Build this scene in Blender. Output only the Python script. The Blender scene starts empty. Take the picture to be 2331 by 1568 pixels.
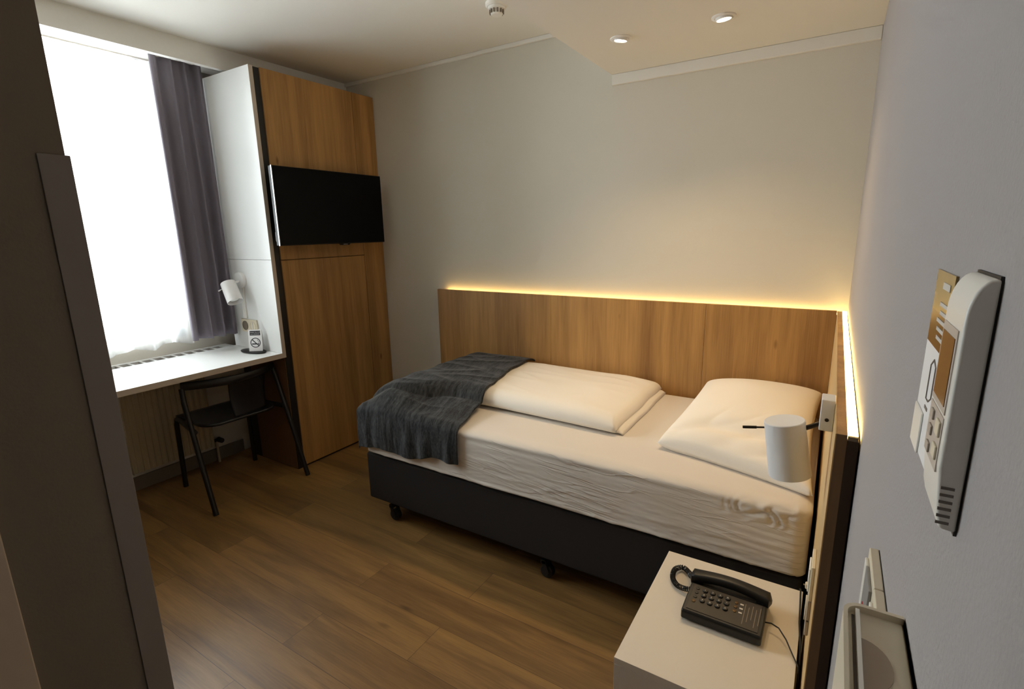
import bpy, bmesh, math, random
from mathutils import Vector, Matrix, noise
random.seed(7)
scene = bpy.context.scene
COL = scene.collection
PI = math.pi

# ------------------------------------------------------------------ materials
def srgb(r, g, b):
    def f(c):
        c /= 255.0
        return c / 12.92 if c <= 0.04045 else ((c + 0.055) / 1.055) ** 2.4
    return (f(r), f(g), f(b), 1.0)

class NT:
    def __init__(self, name):
        self.m = bpy.data.materials.new(name); self.m.use_nodes = True
        self.t = self.m.node_tree; self.n = self.t.nodes; self.n.clear()
        self.out = self.n.new('ShaderNodeOutputMaterial')
    def new(self, typ, **kw):
        nd = self.n.new(typ)
        for k, v in kw.items():
            if k in nd.inputs: nd.inputs[k].default_value = v
            else: setattr(nd, k, v)
        return nd
    def link(self, a, ao, b, bi): self.t.links.new(a.outputs[ao], b.inputs[bi])

def paint(name, col, rough=0.6, metal=0.0, bump=0.0, scale=60.0, var=0.04, sheen=0.0, spec=0.5, coat=0.0, stretch=(1, 1, 1)):
    k = NT(name)
    b = k.new('ShaderNodeBsdfPrincipled', Roughness=rough, Metallic=metal)
    b.inputs['Specular IOR Level'].default_value = spec
    b.inputs['Sheen Weight'].default_value = sheen
    b.inputs['Sheen Roughness'].default_value = 0.4
    b.inputs['Coat Weight'].default_value = coat
    g = k.new('ShaderNodeNewGeometry')
    mp = k.new('ShaderNodeMapping'); mp.inputs['Scale'].default_value = stretch
    k.link(g, 'Position', mp, 'Vector')
    nz = k.new('ShaderNodeTexNoise', Scale=scale, Detail=4.0)
    k.link(mp, 'Vector', nz, 'Vector')
    mx = k.new('ShaderNodeMix', data_type='RGBA')
    mx.inputs['A'].default_value = tuple(c * (1 - var) for c in col[:3]) + (1,)
    mx.inputs['B'].default_value = tuple(min(1, c * (1 + var)) for c in col[:3]) + (1,)
    k.link(nz, 'Fac', mx, 'Factor'); k.link(mx, 'Result', b, 'Base Color')
    if bump > 0:
        bp = k.new('ShaderNodeBump', Strength=bump, Distance=0.002)
        k.link(nz, 'Fac', bp, 'Height'); k.link(bp, 'Normal', b, 'Normal')
    k.link(b, 'BSDF', k.out, 'Surface')
    return k.m

def wood(name, light, dark, axis='Z', rough=0.45, across=9.0):
    """oak decor: fine fibres and soft board bands running along the given axis"""
    k = NT(name)
    b = k.new('ShaderNodeBsdfPrincipled', Roughness=rough)
    b.inputs['Specular IOR Level'].default_value = 0.35
    g = k.new('ShaderNodeNewGeometry')
    def stretched(s, along):
        mp = k.new('ShaderNodeMapping')
        mp.inputs['Scale'].default_value = (s, s, along) if axis == 'Z' else (along, s, s)
        k.link(g, 'Position', mp, 'Vector'); return mp
    m1 = stretched(across, 0.5); n1 = k.new('ShaderNodeTexNoise', Scale=1.0, Detail=5.0, Roughness=0.6); k.link(m1, 'Vector', n1, 'Vector')
    m2 = stretched(230.0, 5.0); n2 = k.new('ShaderNodeTexNoise', Scale=1.0, Detail=3.0); k.link(m2, 'Vector', n2, 'Vector')
    m3 = stretched(26.0, 1.6); n3 = k.new('ShaderNodeTexNoise', Scale=1.0, Detail=6.0, Distortion=1.2); k.link(m3, 'Vector', n3, 'Vector')
    m4 = stretched(7.0, 2.6); vo = k.new('ShaderNodeTexVoronoi', Scale=1.0); k.link(m4, 'Vector', vo, 'Vector')
    kn = k.new('ShaderNodeMapRange'); kn.inputs['From Min'].default_value = 0.0; kn.inputs['From Max'].default_value = 0.085
    kn.inputs['To Min'].default_value = 0.55; kn.inputs['To Max'].default_value = 0.0
    k.link(vo, 'Distance', kn, 'Value')
    def mad(a, ao, mul, add_node=None, add_out=None, addv=0.0):
        m = k.new('ShaderNodeMath', operation='MULTIPLY_ADD'); m.inputs[1].default_value = mul
        k.link(a, ao, m, 0)
        if add_node: k.link(add_node, add_out, m, 2)
        else: m.inputs[2].default_value = addv
        return m
    s = mad(n1, 'Fac', 1.25, addv=-0.42)
    s = mad(n2, 'Fac', 0.38, s, 'Value')
    s = mad(n3, 'Fac', 0.35, s, 'Value')
    s2 = k.new('ShaderNodeMath', operation='SUBTRACT'); k.link(s, 'Value', s2, 0); k.link(kn, 'Result', s2, 1)
    cr = k.new('ShaderNodeValToRGB')
    cr.color_ramp.elements[0].position = 0.2; cr.color_ramp.elements[0].color = dark
    cr.color_ramp.elements[1].position = 0.85; cr.color_ramp.elements[1].color = light
    k.link(s2, 'Value', cr, 'Fac'); k.link(cr, 'Color', b, 'Base Color')
    bp = k.new('ShaderNodeBump', Strength=0.12, Distance=0.001)
    k.link(n2, 'Fac', bp, 'Height'); k.link(bp, 'Normal', b, 'Normal')
    k.link(b, 'BSDF', k.out, 'Surface')
    return k.m

def plank_floor():
    k = NT('oak_plank_floor')
    b = k.new('ShaderNodeBsdfPrincipled', Roughness=0.38)
    b.inputs['Specular IOR Level'].default_value = 0.45
    g = k.new('ShaderNodeNewGeometry')
    br = k.new('ShaderNodeTexBrick', Scale=1.0)
    br.inputs['Brick Width'].default_value = 1.22; br.inputs['Row Height'].default_value = 0.182
    br.inputs['Mortar Size'].default_value = 0.0008; br.inputs['Mortar Smooth'].default_value = 0.2
    br.inputs['Color1'].default_value = (0, 0, 0, 1); br.inputs['Color2'].default_value = (1, 1, 1, 1)
    br.inputs['Mortar'].default_value = (0.2, 0.2, 0.2, 1)
    br.offset = 0.37; br.offset_frequency = 2
    k.link(g, 'Position', br, 'Vector')
    # every board gets its own shift of the grain pattern
    sh = k.new('ShaderNodeVectorMath', operation='MULTIPLY_ADD')
    sh.inputs[1].default_value = (7.3, 3.1, 0.0); k.link(br, 'Color', sh, 0); k.link(g, 'Position', sh, 2)
    def st(ax, ay):
        mp = k.new('ShaderNodeMapping'); mp.inputs['Scale'].default_value = (ax, ay, 1)
        k.link(sh, 'Vector', mp, 'Vector'); return mp
    m1 = st(1.3, 14.0); n1 = k.new('ShaderNodeTexNoise', Scale=1.0, Detail=6.0, Distortion=0.8); k.link(m1, 'Vector', n1, 'Vector')
    m2 = st(9.0, 190.0); n2 = k.new('ShaderNodeTexNoise', Scale=1.0, Detail=3.0); k.link(m2, 'Vector', n2, 'Vector')
    m3 = st(2.2, 7.0); vo = k.new('ShaderNodeTexVoronoi', Scale=1.0); k.link(m3, 'Vector', vo, 'Vector')
    kn = k.new('ShaderNodeMapRange'); kn.inputs['From Max'].default_value = 0.1; kn.inputs['To Min'].default_value = 0.3; kn.inputs['To Max'].default_value = 0.0
    k.link(vo, 'Distance', kn, 'Value')
    a = k.new('ShaderNodeMath', operation='MULTIPLY_ADD'); a.inputs[1].default_value = 0.85; a.inputs[2].default_value = -0.2; k.link(n1, 'Fac', a, 0)
    a2 = k.new('ShaderNodeMath', operation='MULTIPLY_ADD'); a2.inputs[1].default_value = 0.35; k.link(n2, 'Fac', a2, 0); k.link(a, 'Value', a2, 2)
    a3 = k.new('ShaderNodeMath', operation='MULTIPLY_ADD'); a3.inputs[1].default_value = 0.22; k.link(br, 'Color', a3, 0); k.link(a2, 'Value', a3, 2)
    a4 = k.new('ShaderNodeMath', operation='SUBTRACT'); k.link(a3, 'Value', a4, 0); k.link(kn, 'Result', a4, 1)
    cr = k.new('ShaderNodeValToRGB')
    e = cr.color_ramp.elements
    e[0].position = 0.12; e[0].color = srgb(84, 60, 34)
    e[1].position = 0.8; e[1].color = srgb(160, 122, 70)
    mid = e.new(0.45); mid.color = srgb(122, 91, 53)
    k.link(a4, 'Value', cr, 'Fac')
    mx = k.new('ShaderNodeMix', data_type='RGBA', blend_type='MIX')
    k.link(br, 'Fac', mx, 'Factor'); k.link(cr, 'Color', mx, 'A'); mx.inputs['B'].default_value = srgb(66, 50, 34)
    k.link(mx, 'Result', b, 'Base Color')
    bp = k.new('ShaderNodeBump', Strength=0.15, Distance=0.001); k.link(a2, 'Value', bp, 'Height'); k.link(bp, 'Normal', b, 'Normal')
    k.link(b, 'BSDF', k.out, 'Surface')
    return k.m

def creased(name, col):
    """fitted cotton sheet: weave plus sharp drag creases that run along the side"""
    k = NT(name); b = k.new('ShaderNodeBsdfPrincipled', Roughness=0.9); b.inputs['Specular IOR Level'].default_value = 0.15
    b.inputs['Base Color'].default_value = col
    g = k.new('ShaderNodeNewGeometry'); sp = k.new('ShaderNodeSeparateXYZ'); k.link(g, 'Position', sp, 'Vector')
    def ridge(ax, az, sl, w, seed):
        zz = k.new('ShaderNodeMath', operation='MULTIPLY_ADD'); zz.inputs[1].default_value = sl; k.link(sp, 'X', zz, 0); k.link(sp, 'Z', zz, 2)
        cb = k.new('ShaderNodeCombineXYZ'); cb.inputs['Y'].default_value = seed
        mx = k.new('ShaderNodeMath', operation='MULTIPLY'); mx.inputs[1].default_value = ax; k.link(sp, 'X', mx, 0); k.link(mx, 'Value', cb, 'X')
        mz = k.new('ShaderNodeMath', operation='MULTIPLY'); mz.inputs[1].default_value = az; k.link(zz, 'Value', mz, 0); k.link(mz, 'Value', cb, 'Z')
        n = k.new('ShaderNodeTexNoise', Scale=1.0, Detail=2.0, Roughness=0.4); k.link(cb, 'Vector', n, 'Vector')
        s1 = k.new('ShaderNodeMath', operation='SUBTRACT'); s1.inputs[1].default_value = 0.5; k.link(n, 'Fac', s1, 0)
        ab = k.new('ShaderNodeMath', operation='ABSOLUTE'); k.link(s1, 'Value', ab, 0)
        mr = k.new('ShaderNodeMapRange', interpolation_type='SMOOTHSTEP'); mr.inputs['From Max'].default_value = w; mr.inputs['To Min'].default_value = 1.0; mr.inputs['To Max'].default_value = 0.0
        k.link(ab, 'Value', mr, 'Value'); return mr
    a = ridge(3.2, 16.0, 0.05, 0.035, 2.0); c = ridge(2.4, 24.0, 0.09, 0.03, 7.0)
    msk = k.new('ShaderNodeTexNoise', Scale=3.5, Detail=1.0); k.link(g, 'Position', msk, 'Vector')
    mm = k.new('ShaderNodeMapRange'); mm.inputs['From Min'].default_value = 0.42; mm.inputs['From Max'].default_value = 0.62; k.link(msk, 'Fac', mm, 'Value')
    ad = k.new('ShaderNodeMath', operation='ADD'); k.link(a, 'Result', ad, 0); k.link(c, 'Result', ad, 1)
    ml = k.new('ShaderNodeMath', operation='MULTIPLY'); k.link(ad, 'Value', ml, 0); k.link(mm, 'Result', ml, 1)
    sn = k.new('ShaderNodeSeparateXYZ'); k.link(g, 'Normal', sn, 'Vector')
    sd_ = k.new('ShaderNodeMapRange'); sd_.inputs['From Min'].default_value = -0.55; sd_.inputs['From Max'].default_value = -0.9; k.link(sn, 'Y', sd_, 'Value')
    m2 = k.new('ShaderNodeMath', operation='MULTIPLY'); k.link(ml, 'Value', m2, 0); k.link(sd_, 'Result', m2, 1); ml = m2
    b1 = k.new('ShaderNodeBump', Strength=0.55, Distance=0.004); k.link(ml, 'Value', b1, 'Height')
    n2 = k.new('ShaderNodeTexNoise', Scale=380.0, Detail=2.0); k.link(g, 'Position', n2, 'Vector')
    b2 = k.new('ShaderNodeBump', Strength=0.12, Distance=0.002); k.link(n2, 'Fac', b2, 'Height'); k.link(b1, 'Normal', b2, 'Normal')
    k.link(b2, 'Normal', b, 'Normal'); k.link(b, 'BSDF', k.out, 'Surface'); return k.m

def emit(name, col, strength):
    k = NT(name); e = k.new('ShaderNodeEmission', Color=col, Strength=strength)
    k.link(e, 'Emission', k.out, 'Surface'); return k.m

def sheer_cloth(name, col, clear, trans):
    k = NT(name)
    tr = k.new('ShaderNodeBsdfTransparent'); tl = k.new('ShaderNodeBsdfTranslucent', Color=col); df = k.new('ShaderNodeBsdfDiffuse', Color=col)
    m1 = k.new('ShaderNodeMixShader', Fac=trans); k.link(df, 'BSDF', m1, 1); k.link(tl, 'BSDF', m1, 2)
    g = k.new('ShaderNodeNewGeometry'); nz = k.new('ShaderNodeTexNoise', Scale=900.0); k.link(g, 'Position', nz, 'Vector')
    mr = k.new('ShaderNodeMapRange'); mr.inputs['To Min'].default_value = 1 - clear - 0.1; mr.inputs['To Max'].default_value = 1 - clear + 0.1
    k.link(nz, 'Fac', mr, 'Value')
    m2 = k.new('ShaderNodeMixShader'); k.link(mr, 'Result', m2, 0); k.link(tr, 'BSDF', m2, 1); k.link(m1, 'Shader', m2, 2)
    k.link(m2, 'Shader', k.out, 'Surface'); return k.m

def pane_glass(name):
    k = NT(name); tr = k.new('ShaderNodeBsdfTransparent', Color=(0.97, 0.99, 0.98, 1)); gl = k.new('ShaderNodeBsdfGlossy', Roughness=0.02)
    fr = k.new('ShaderNodeFresnel', IOR=1.45); m = k.new('ShaderNodeMixShader')
    k.link(fr, 'Fac', m, 0); k.link(tr, 'BSDF', m, 1); k.link(gl, 'BSDF', m, 2); k.link(m, 'Shader', k.out, 'Surface'); return k.m

def streaky(name, c1, c2, rough=0.9, sheen=0.5):
    """velvety throw: brushed pile in streaks"""
    k = NT(name); b = k.new('ShaderNodeBsdfPrincipled', Roughness=rough)
    b.inputs['Sheen Weight'].default_value = sheen; b.inputs['Sheen Roughness'].default_value = 0.35; b.inputs['Specular IOR Level'].default_value = 0.2
    uv = k.new('ShaderNodeUVMap')
    mp = k.new('ShaderNodeMapping'); mp.inputs['Scale'].default_value = (42.0, 7.0, 1.0); k.link(uv, 'UV', mp, 'Vector')
    n1 = k.new('ShaderNodeTexNoise', Scale=1.0, Detail=6.0, Roughness=0.65, Distortion=0.9); k.link(mp, 'Vector', n1, 'Vector')
    mp2 = k.new('ShaderNodeMapping'); mp2.inputs['Scale'].default_value = (170.0, 60.0, 1.0); k.link(uv, 'UV', mp2, 'Vector')
    n2 = k.new('ShaderNodeTexNoise', Scale=1.0, Detail=4.0); k.link(mp2, 'Vector', n2, 'Vector')
    a = k.new('ShaderNodeMath', operation='MULTIPLY_ADD'); a.inputs[1].default_value = 0.5; k.link(n2, 'Fac', a, 0); k.link(n1, 'Fac', a, 2)
    cr = k.new('ShaderNodeValToRGB'); cr.color_ramp.elements[0].position = 0.62; cr.color_ramp.elements[0].color = c1
    cr.color_ramp.elements[1].position = 0.98; cr.color_ramp.elements[1].color = c2
    k.link(a, 'Value', cr, 'Fac'); k.link(cr, 'Color', b, 'Base Color')
    bp = k.new('ShaderNodeBump', Strength=0.45, Distance=0.004); k.link(a, 'Value', bp, 'Height'); k.link(bp, 'Normal', b, 'Normal')
    k.link(b, 'BSDF', k.out, 'Surface'); return k.m

M = {}
M['wall'] = paint('wall_paint', srgb(217, 211, 198), 0.85, bump=0.25, scale=220, var=0.03, spec=0.2)
M['wall_dimmed'] = paint('dimmed_grey_textured_wall', srgb(172, 166, 164), 0.85, bump=0.45, scale=260, var=0.05, spec=0.2)  # cool grey textured paint; its extra darkness stands in for vignetting
M['ceiling'] = paint('ceiling_paint', srgb(232, 228, 220), 0.9, bump=0.08, scale=150, var=0.02, spec=0.15)
M['trimw'] = paint('trim_paint', srgb(236, 233, 226), 0.6, var=0.02)
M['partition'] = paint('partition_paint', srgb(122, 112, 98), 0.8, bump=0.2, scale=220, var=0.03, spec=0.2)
M['guard'] = paint('guard_plastic', srgb(124, 116, 108), 0.45, var=0.02)
M['doorframe'] = paint('door_frame_lacquer', srgb(188, 172, 152), 0.5, var=0.02)
M['floor'] = plank_floor()
M['oak'] = wood('oak_decor', srgb(198, 152, 92), srgb(126, 88, 50), 'Z')
M['oak_edge'] = paint('oak_edge_band', srgb(206, 172, 120), 0.5, bump=0.1, scale=90, var=0.1, stretch=(1, 1, 0.1))
M['oak_dark'] = paint('raw_board_edge', srgb(112, 82, 50), 0.7, bump=0.2, scale=120, var=0.15, stretch=(1, 1, 0.1))
M['spacer'] = paint('dark_batten', srgb(62, 44, 28), 0.8, var=0.1)
M['black'] = paint('black_laminate', srgb(26, 22, 20), 0.5, var=0.05)
M['white'] = paint('white_laminate', srgb(238, 238, 236), 0.38, bump=0.04, scale=300, var=0.015)
M['edge'] = paint('grey_edge_band', srgb(196, 182, 166), 0.5, var=0.04)
M['nstand'] = paint('bedside_laminate', srgb(222, 212, 197), 0.45, var=0.015)
M['plastic'] = paint('white_plastic', srgb(236, 232, 224), 0.35, var=0.01)
M['cream'] = paint('cream_plastic', srgb(226, 214, 190), 0.4, var=0.02)
M['greyplast'] = paint('grey_plastic', srgb(142, 140, 138), 0.45, var=0.02)
M['lampmetal'] = paint('lamp_lacquer', srgb(236, 234, 232), 0.5, var=0.01)
M['steel'] = paint('brushed_steel', srgb(170, 165, 160), 0.3, metal=1.0, var=0.03)
M['darksteel'] = paint('dark_steel', srgb(70, 64, 58), 0.35, metal=0.8, var=0.03)
M['screen'] = paint('tv_panel', srgb(6, 6, 7), 0.22, var=0.02, spec=0.12)
M['bezel'] = paint('tv_bezel', srgb(10, 10, 11), 0.4, var=0.02, spec=0.3)
M['silver'] = paint('silver_rim', srgb(205, 208, 210), 0.3, metal=0.6, var=0.02)
M['linen'] = paint('white_linen', srgb(244, 238, 228), 0.9, bump=0.12, scale=420, var=0.015, sheen=0.1, spec=0.15)
M['sheet'] = creased('fitted_sheet', srgb(223, 215, 206))
M['basecloth'] = paint('anthracite_upholstery', srgb(48, 45, 44), 0.95, bump=0.3, scale=500, var=0.12, spec=0.15)
M['throw'] = streaky('charcoal_throw', srgb(30, 30, 30), srgb(74, 75, 76), sheen=0.22)
M['curtain'] = paint('grey_violet_curtain', srgb(126, 119, 128), 0.95, bump=0.15, scale=300, var=0.06, sheen=0.15, spec=0.1)
M['sheer'] = sheer_cloth('sheer_voile', (0.92, 0.93, 0.95, 1), 0.42, 0.7)
M['glass'] = pane_glass('window_glass')
M['chair'] = paint('black_chair_plastic', srgb(26, 26, 28), 0.35, var=0.05)
M['tube'] = paint('black_chair_tube', srgb(22, 21, 21), 0.4, var=0.05)
M['rad'] = paint('radiator_enamel', srgb(186, 172, 142), 0.45, var=0.02)
M['rubber'] = paint('black_rubber', srgb(14, 14, 14), 0.6, var=0.05)
M['phone'] = paint('black_phone_plastic', srgb(15, 14, 13), 0.42, bump=0.05, scale=600, var=0.05)
M['phoneface'] = paint('dark_phone_face', srgb(44, 37, 31), 0.42, var=0.05)
M['ink'] = paint('pale_print', srgb(210, 204, 196), 0.6, var=0.02)
M['lcd'] = paint('lcd_glass', srgb(124, 90, 50), 0.2, var=0.03)
M['remotegrey'] = paint('remote_face', srgb(196, 184, 172), 0.45, var=0.02)
M['buttons'] = paint('remote_buttons', srgb(178, 166, 154), 0.45, var=0.02)
M['gold'] = paint('gold_print', srgb(150, 124, 66), 0.25, var=0.12, scale=30)
M['bronze'] = paint('bronze_print', srgb(96, 66, 20), 0.25, var=0.1, scale=30)
M['card'] = paint('white_card', srgb(244, 243, 242), 0.5, var=0.01)
M['navy'] = paint('navy_print', srgb(32, 34, 46), 0.5, var=0.02)
M['red'] = paint('red_mark', srgb(190, 34, 34), 0.4, var=0.02)
M['recess'] = paint('grey_recess', srgb(120, 108, 94), 0.6, var=0.03)
M['recess2'] = paint('beige_recess', srgb(172, 156, 138), 0.6, var=0.03)
M['line'] = paint('fine_grey_line', srgb(120, 108, 100), 0.6, var=0.02)
M['led'] = emit('led_strip_glow', (1.0, 0.68, 0.22, 1), 14.0)
M['bulb'] = emit('lamp_glow', (1.0, 0.86, 0.62, 1), 20.0)

# ------------------------------------------------------------------ mesh helpers
def world_of(o):
    m = o.matrix_basis.copy()
    while o.parent is not None:
        o = o.parent; m = o.matrix_basis @ m
    return m

def tag(o, label=None, cat=None, group=None, kind=None):
    if label: o['label'] = label
    if cat: o['category'] = cat
    if group: o['group'] = group
    if kind: o['kind'] = kind
    return o

def thing(name, label, cat, loc, rz=0.0, group=None):
    o = bpy.data.objects.new(name, None); COL.objects.link(o)
    o.empty_display_size = 0.05
    o.location = loc; o.rotation_euler = (0, 0, rz)
    return tag(o, label, cat, group)

class MB:
    """collects shapes in world coordinates (or in the frame xf) into one mesh"""
    def __init__(self, xf=None):
        self.v = []; self.f = []; self.uv = None; self.xf = xf; self.mi = []; self.cur = 0
    def add(self, vs, fs):
        b = len(self.v)
        for p in vs:
            p = Vector(p)
            self.v.append(self.xf @ p if self.xf is not None else p)
        for f in fs:
            self.f.append([b + i for i in f]); self.mi.append(self.cur)
    def box(self, x0, x1, y0, y1, z0, z1):
        x0, x1 = sorted((x0, x1)); y0, y1 = sorted((y0, y1)); z0, z1 = sorted((z0, z1))
        self.add([(x0, y0, z0), (x1, y0, z0), (x1, y1, z0), (x0, y1, z0), (x0, y0, z1), (x1, y0, z1), (x1, y1, z1), (x0, y1, z1)],
                 [(0, 3, 2, 1), (4, 5, 6, 7), (0, 1, 5, 4), (1, 2, 6, 5), (2, 3, 7, 6), (3, 0, 4, 7)]); return self
    def rings(self, rings, cap=True, closed=False):
        n = len(rings[0]); vs = [p for r in rings for p in r]; fs = []
        m = len(rings)
        for i in range(m if closed else m - 1):
            for j in range(n):
                a = i * n + j; b2 = i * n + (j + 1) % n; i2 = (i + 1) % m
                fs.append((a, b2, i2 * n + (j + 1) % n, i2 * n + j))
        if cap and not closed:
            fs.append(tuple(reversed(range(n)))); fs.append(tuple((m - 1) * n + j for j in range(n)))
        self.add(vs, fs); return self
    def frame(self, d):
        d = d.normalized(); a = Vector((0, 0, 1)) if abs(d.z) < 0.9 else Vector((1, 0, 0))
        u = d.cross(a).normalized(); return u, d.cross(u).normalized()
    def cyl(self, p0, p1, r0, r1=None, n=24):
        r1 = r0 if r1 is None else r1
        p0, p1 = Vector(p0), Vector(p1); u, w = self.frame(p1 - p0)
        return self.rings([[p + (u * math.cos(2 * PI * k / n) + w * math.sin(2 * PI * k / n)) * r for k in range(n)] for p, r in ((p0, r0), (p1, r1))])
    def lathe(self, p0, d, prof, n=28):
        """prof: list of (distance along d, radius)"""
        p0, d = Vector(p0), Vector(d).normalized(); u, w = self.frame(d)
        return self.rings([[p0 + d * h + (u * math.cos(2 * PI * k / n) + w * math.sin(2 * PI * k / n)) * max(r, 1e-5) for k in range(n)] for h, r in prof])
    def tube(self, pts, r, n=10, closed=False):
        pts = [Vector(p) for p in pts]; m = len(pts); rs = r if isinstance(r, (list, tuple)) else [r] * m
        rings = []; u = None
        for i in range(m):
            if closed: t = (pts[(i + 1) % m] - pts[i - 1])
            else: t = pts[min(i + 1, m - 1)] - pts[max(i - 1, 0)]
            t.normalize()
            if u is None: u, _ = self.frame(t)
            u = (u - t * u.dot(t)).normalized(); w = t.cross(u)
            rings.append([pts[i] + (u * math.cos(2 * PI * k / n) + w * math.sin(2 * PI * k / n)) * rs[i] for k in range(n)])
        return self.rings(rings, closed=closed)
    def prism(self, poly, axis, a, b):
        """extrude a 2-D polygon along an axis between a and b"""
        def P(q, c):
            return {'X': (c, q[0], q[1]), 'Y': (q[0], c, q[1]), 'Z': (q[0], q[1], c)}[axis]
        n = len(poly)
        return self.rings([[P(q, a) for q in poly], [P(q, b) for q in poly]])
    def grid(self, fn, nu, nv, uv=None):
        vs = [fn(i / nu, j / nv) for i in range(nu + 1) for j in range(nv + 1)]
        fs = [(i * (nv + 1) + j, (i + 1) * (nv + 1) + j, (i + 1) * (nv + 1) + j + 1, i * (nv + 1) + j + 1) for i in range(nu) for j in range(nv)]
        if uv:
            self.uv = (self.uv or []) + [uv(i / nu, j / nv) for i in range(nu + 1) for j in range(nv + 1)]
        self.add(vs, fs); return self
    def text(self, s, size, mat, thick=0.0004):
        cu = bpy.data.curves.new('tmp_text', 'FONT'); cu.body = s; cu.size = size; cu.align_x = 'CENTER'; cu.align_y = 'CENTER'; cu.resolution_u = 2
        o = bpy.data.objects.new('tmp_text', cu); COL.objects.link(o)
        dg = bpy.context.evaluated_depsgraph_get(); me = o.evaluated_get(dg).to_mesh()
        vs = [mat @ v.co for v in me.vertices]; fs = [tuple(p.vertices) for p in me.polygons]
        o.evaluated_get(dg).to_mesh_clear()
        bpy.data.objects.remove(o); bpy.data.curves.remove(cu)
        self.add(vs, fs); return self
    def build(self, name, mats, parent=None, bevel=0.0, seg=2, smooth=False, angle=35, weld=False, solid=0.0, sub=0):
        inv = world_of(parent).inverted() if parent is not None else Matrix.Identity(4)
        me = bpy.data.meshes.new(name)
        me.from_pydata([inv @ p for p in self.v], [], self.f)
        mats = mats if isinstance(mats, (list, tuple)) else [mats]
        for m in mats: me.materials.append(m)
        if len(mats) > 1:
            for p, i in zip(me.polygons, self.mi): p.material_index = i
        if self.uv and len(self.uv) == len(me.vertices):
            l = me.uv_layers.new(name='UVMap')
            for lp in me.loops: l.data[lp.index].uv = self.uv[lp.vertex_index]
        bm = bmesh.new(); bm.from_mesh(me)
        if weld: bmesh.ops.remove_doubles(bm, verts=bm.verts, dist=1e-5)
        bmesh.ops.recalc_face_normals(bm, faces=bm.faces); bm.to_mesh(me); bm.free()
        o = bpy.data.objects.new(name, me); COL.objects.link(o)
        if parent is not None: o.parent = parent
        if smooth or bevel > 0:
            me.polygons.foreach_set('use_smooth', [True] * len(me.polygons))
            me.set_sharp_from_angle(angle=math.radians(angle))
        if solid: 
            md = o.modifiers.new('thickness', 'SOLIDIFY'); md.thickness = solid; md.offset = 0
        if bevel > 0:
            md = o.modifiers.new('bevel', 'BEVEL'); md.width = bevel; md.segments = seg; md.limit_method = 'ANGLE'; md.angle_limit = math.radians(40)
            md.harden_normals = True
        if sub:
            md = o.modifiers.new('sub', 'SUBSURF'); md.levels = sub; md.render_levels = sub
        return o

def struct(name, mb, m, **kw):
    o = mb.build(name, m, **kw); o['kind'] = 'structure'; return o

def N(x, y=0.0, z=0.0): return noise.noise(Vector((x, y, z)))
def sstep(a, b, x):
    t = max(0.0, min(1.0, (x - a) / (b - a))); return t * t * (3 - 2 * t)

# ------------------------------------------------------------------ room constants (metres; right wall x=0, back wall y=0)
ZC, ZS = 2.515, 2.252          # ceiling, lowered ceiling
XW = -3.50                     # inside face of the window wall
XP, YP = -1.0, -2.41           # corner of the partition by the entrance
YE = -4.3                      # entrance end of the corridor
XF = -2.874                    # front plane of wardrobe and desk

# ------------------------------------------------------------------ room shell
struct('floor', MB().box(-3.8, 0.15, YE - 0.1, 0.15, -0.06, 0.0), M['floor'])
struct('ceiling', MB().box(-3.8, 0.15, YE - 0.1, 0.15, ZC, ZC + 0.1), M['ceiling'])
struct('ceiling_soffit', MB().box(-1.137, 0.0, YE, 0.0, ZS, ZC), M['ceiling'])
struct('wall_back', MB().box(-3.8, 0.15, 0.0, 0.15, 0, ZC), M['wall'])
struct('wall_right', MB().box(0.0, 0.15, YE - 0.1, 0.0, 0, ZC), M['wall_dimmed'])
struct('wall_entrance', MB().box(XP, 0.0, YE - 0.1, YE, 0, ZC), M['wall'])
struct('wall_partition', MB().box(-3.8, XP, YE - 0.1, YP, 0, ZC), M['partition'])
WY0, WY1, WZ0, WZ1 = -2.36, -1.10, 0.86, 2.50
wl = MB()
wl.box(-3.70, XW, YP, 0.0, 0, WZ0); wl.box(-3.70, XW, YP, 0.0, WZ1, ZC)
wl.box(-3.70, XW, YP, WY0, WZ0, WZ1); wl.box(-3.70, XW, WY1, 0.0, WZ0, WZ1)
struct('wall_left', wl, M['wall'])
struct('trim_1', MB().box(-3.129, -1.137, -0.018, 0.0, ZC - 0.022, ZC), M['trimw'], bevel=0.004)
struct('trim_2', MB().box(-1.137, 0.0, -0.02, 0.0, ZS - 0.051, ZS), M['ceiling'], bevel=0.004)
struct('trim_3', MB().box(-3.165, -3.129, YP, 0.0, 2.4035, ZC), M['trimw'])          # pelmet in front of the curtain track
struct('trim_4', MB().box(XW + 0.06, -3.165, YP, 0.0, 2.452, 2.475), M['trimw'])             # board closing the curtain recess
struct('baseboard_left', MB().box(XW, XW + 0.014, YP, -0.875, 0, 0.085), M['partition'], bevel=0.003)
struct('baseboard_back', MB().box(-2.873, -2.40, -0.014, 0.0, 0, 0.06), M['trimw'], bevel=0.003)
wf = MB()
for a in ((WY0, WY0 + 0.06), (WY1 - 0.06, WY1), (-1.70, -1.62)): wf.box(-3.62, -3.56, a[0], a[1], WZ0, WZ1)
for a in ((WZ0, WZ0 + 0.06), (WZ1 - 0.06, WZ1)): wf.box(-3.62, -3.56, WY0, WY1, a[0], a[1])
w1 = struct('window_1', wf, M['trimw'], bevel=0.004)
MB().box(-3.594, -3.588, WY0 + 0.05, -1.69, WZ0 + 0.05, WZ1 - 0.05).build('pane', M['glass'], w1)
MB().box(-3.594, -3.588, -1.63, WY1 - 0.05, WZ0 + 0.05, WZ1 - 0.05).build('pane', M['glass'], w1)
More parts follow.
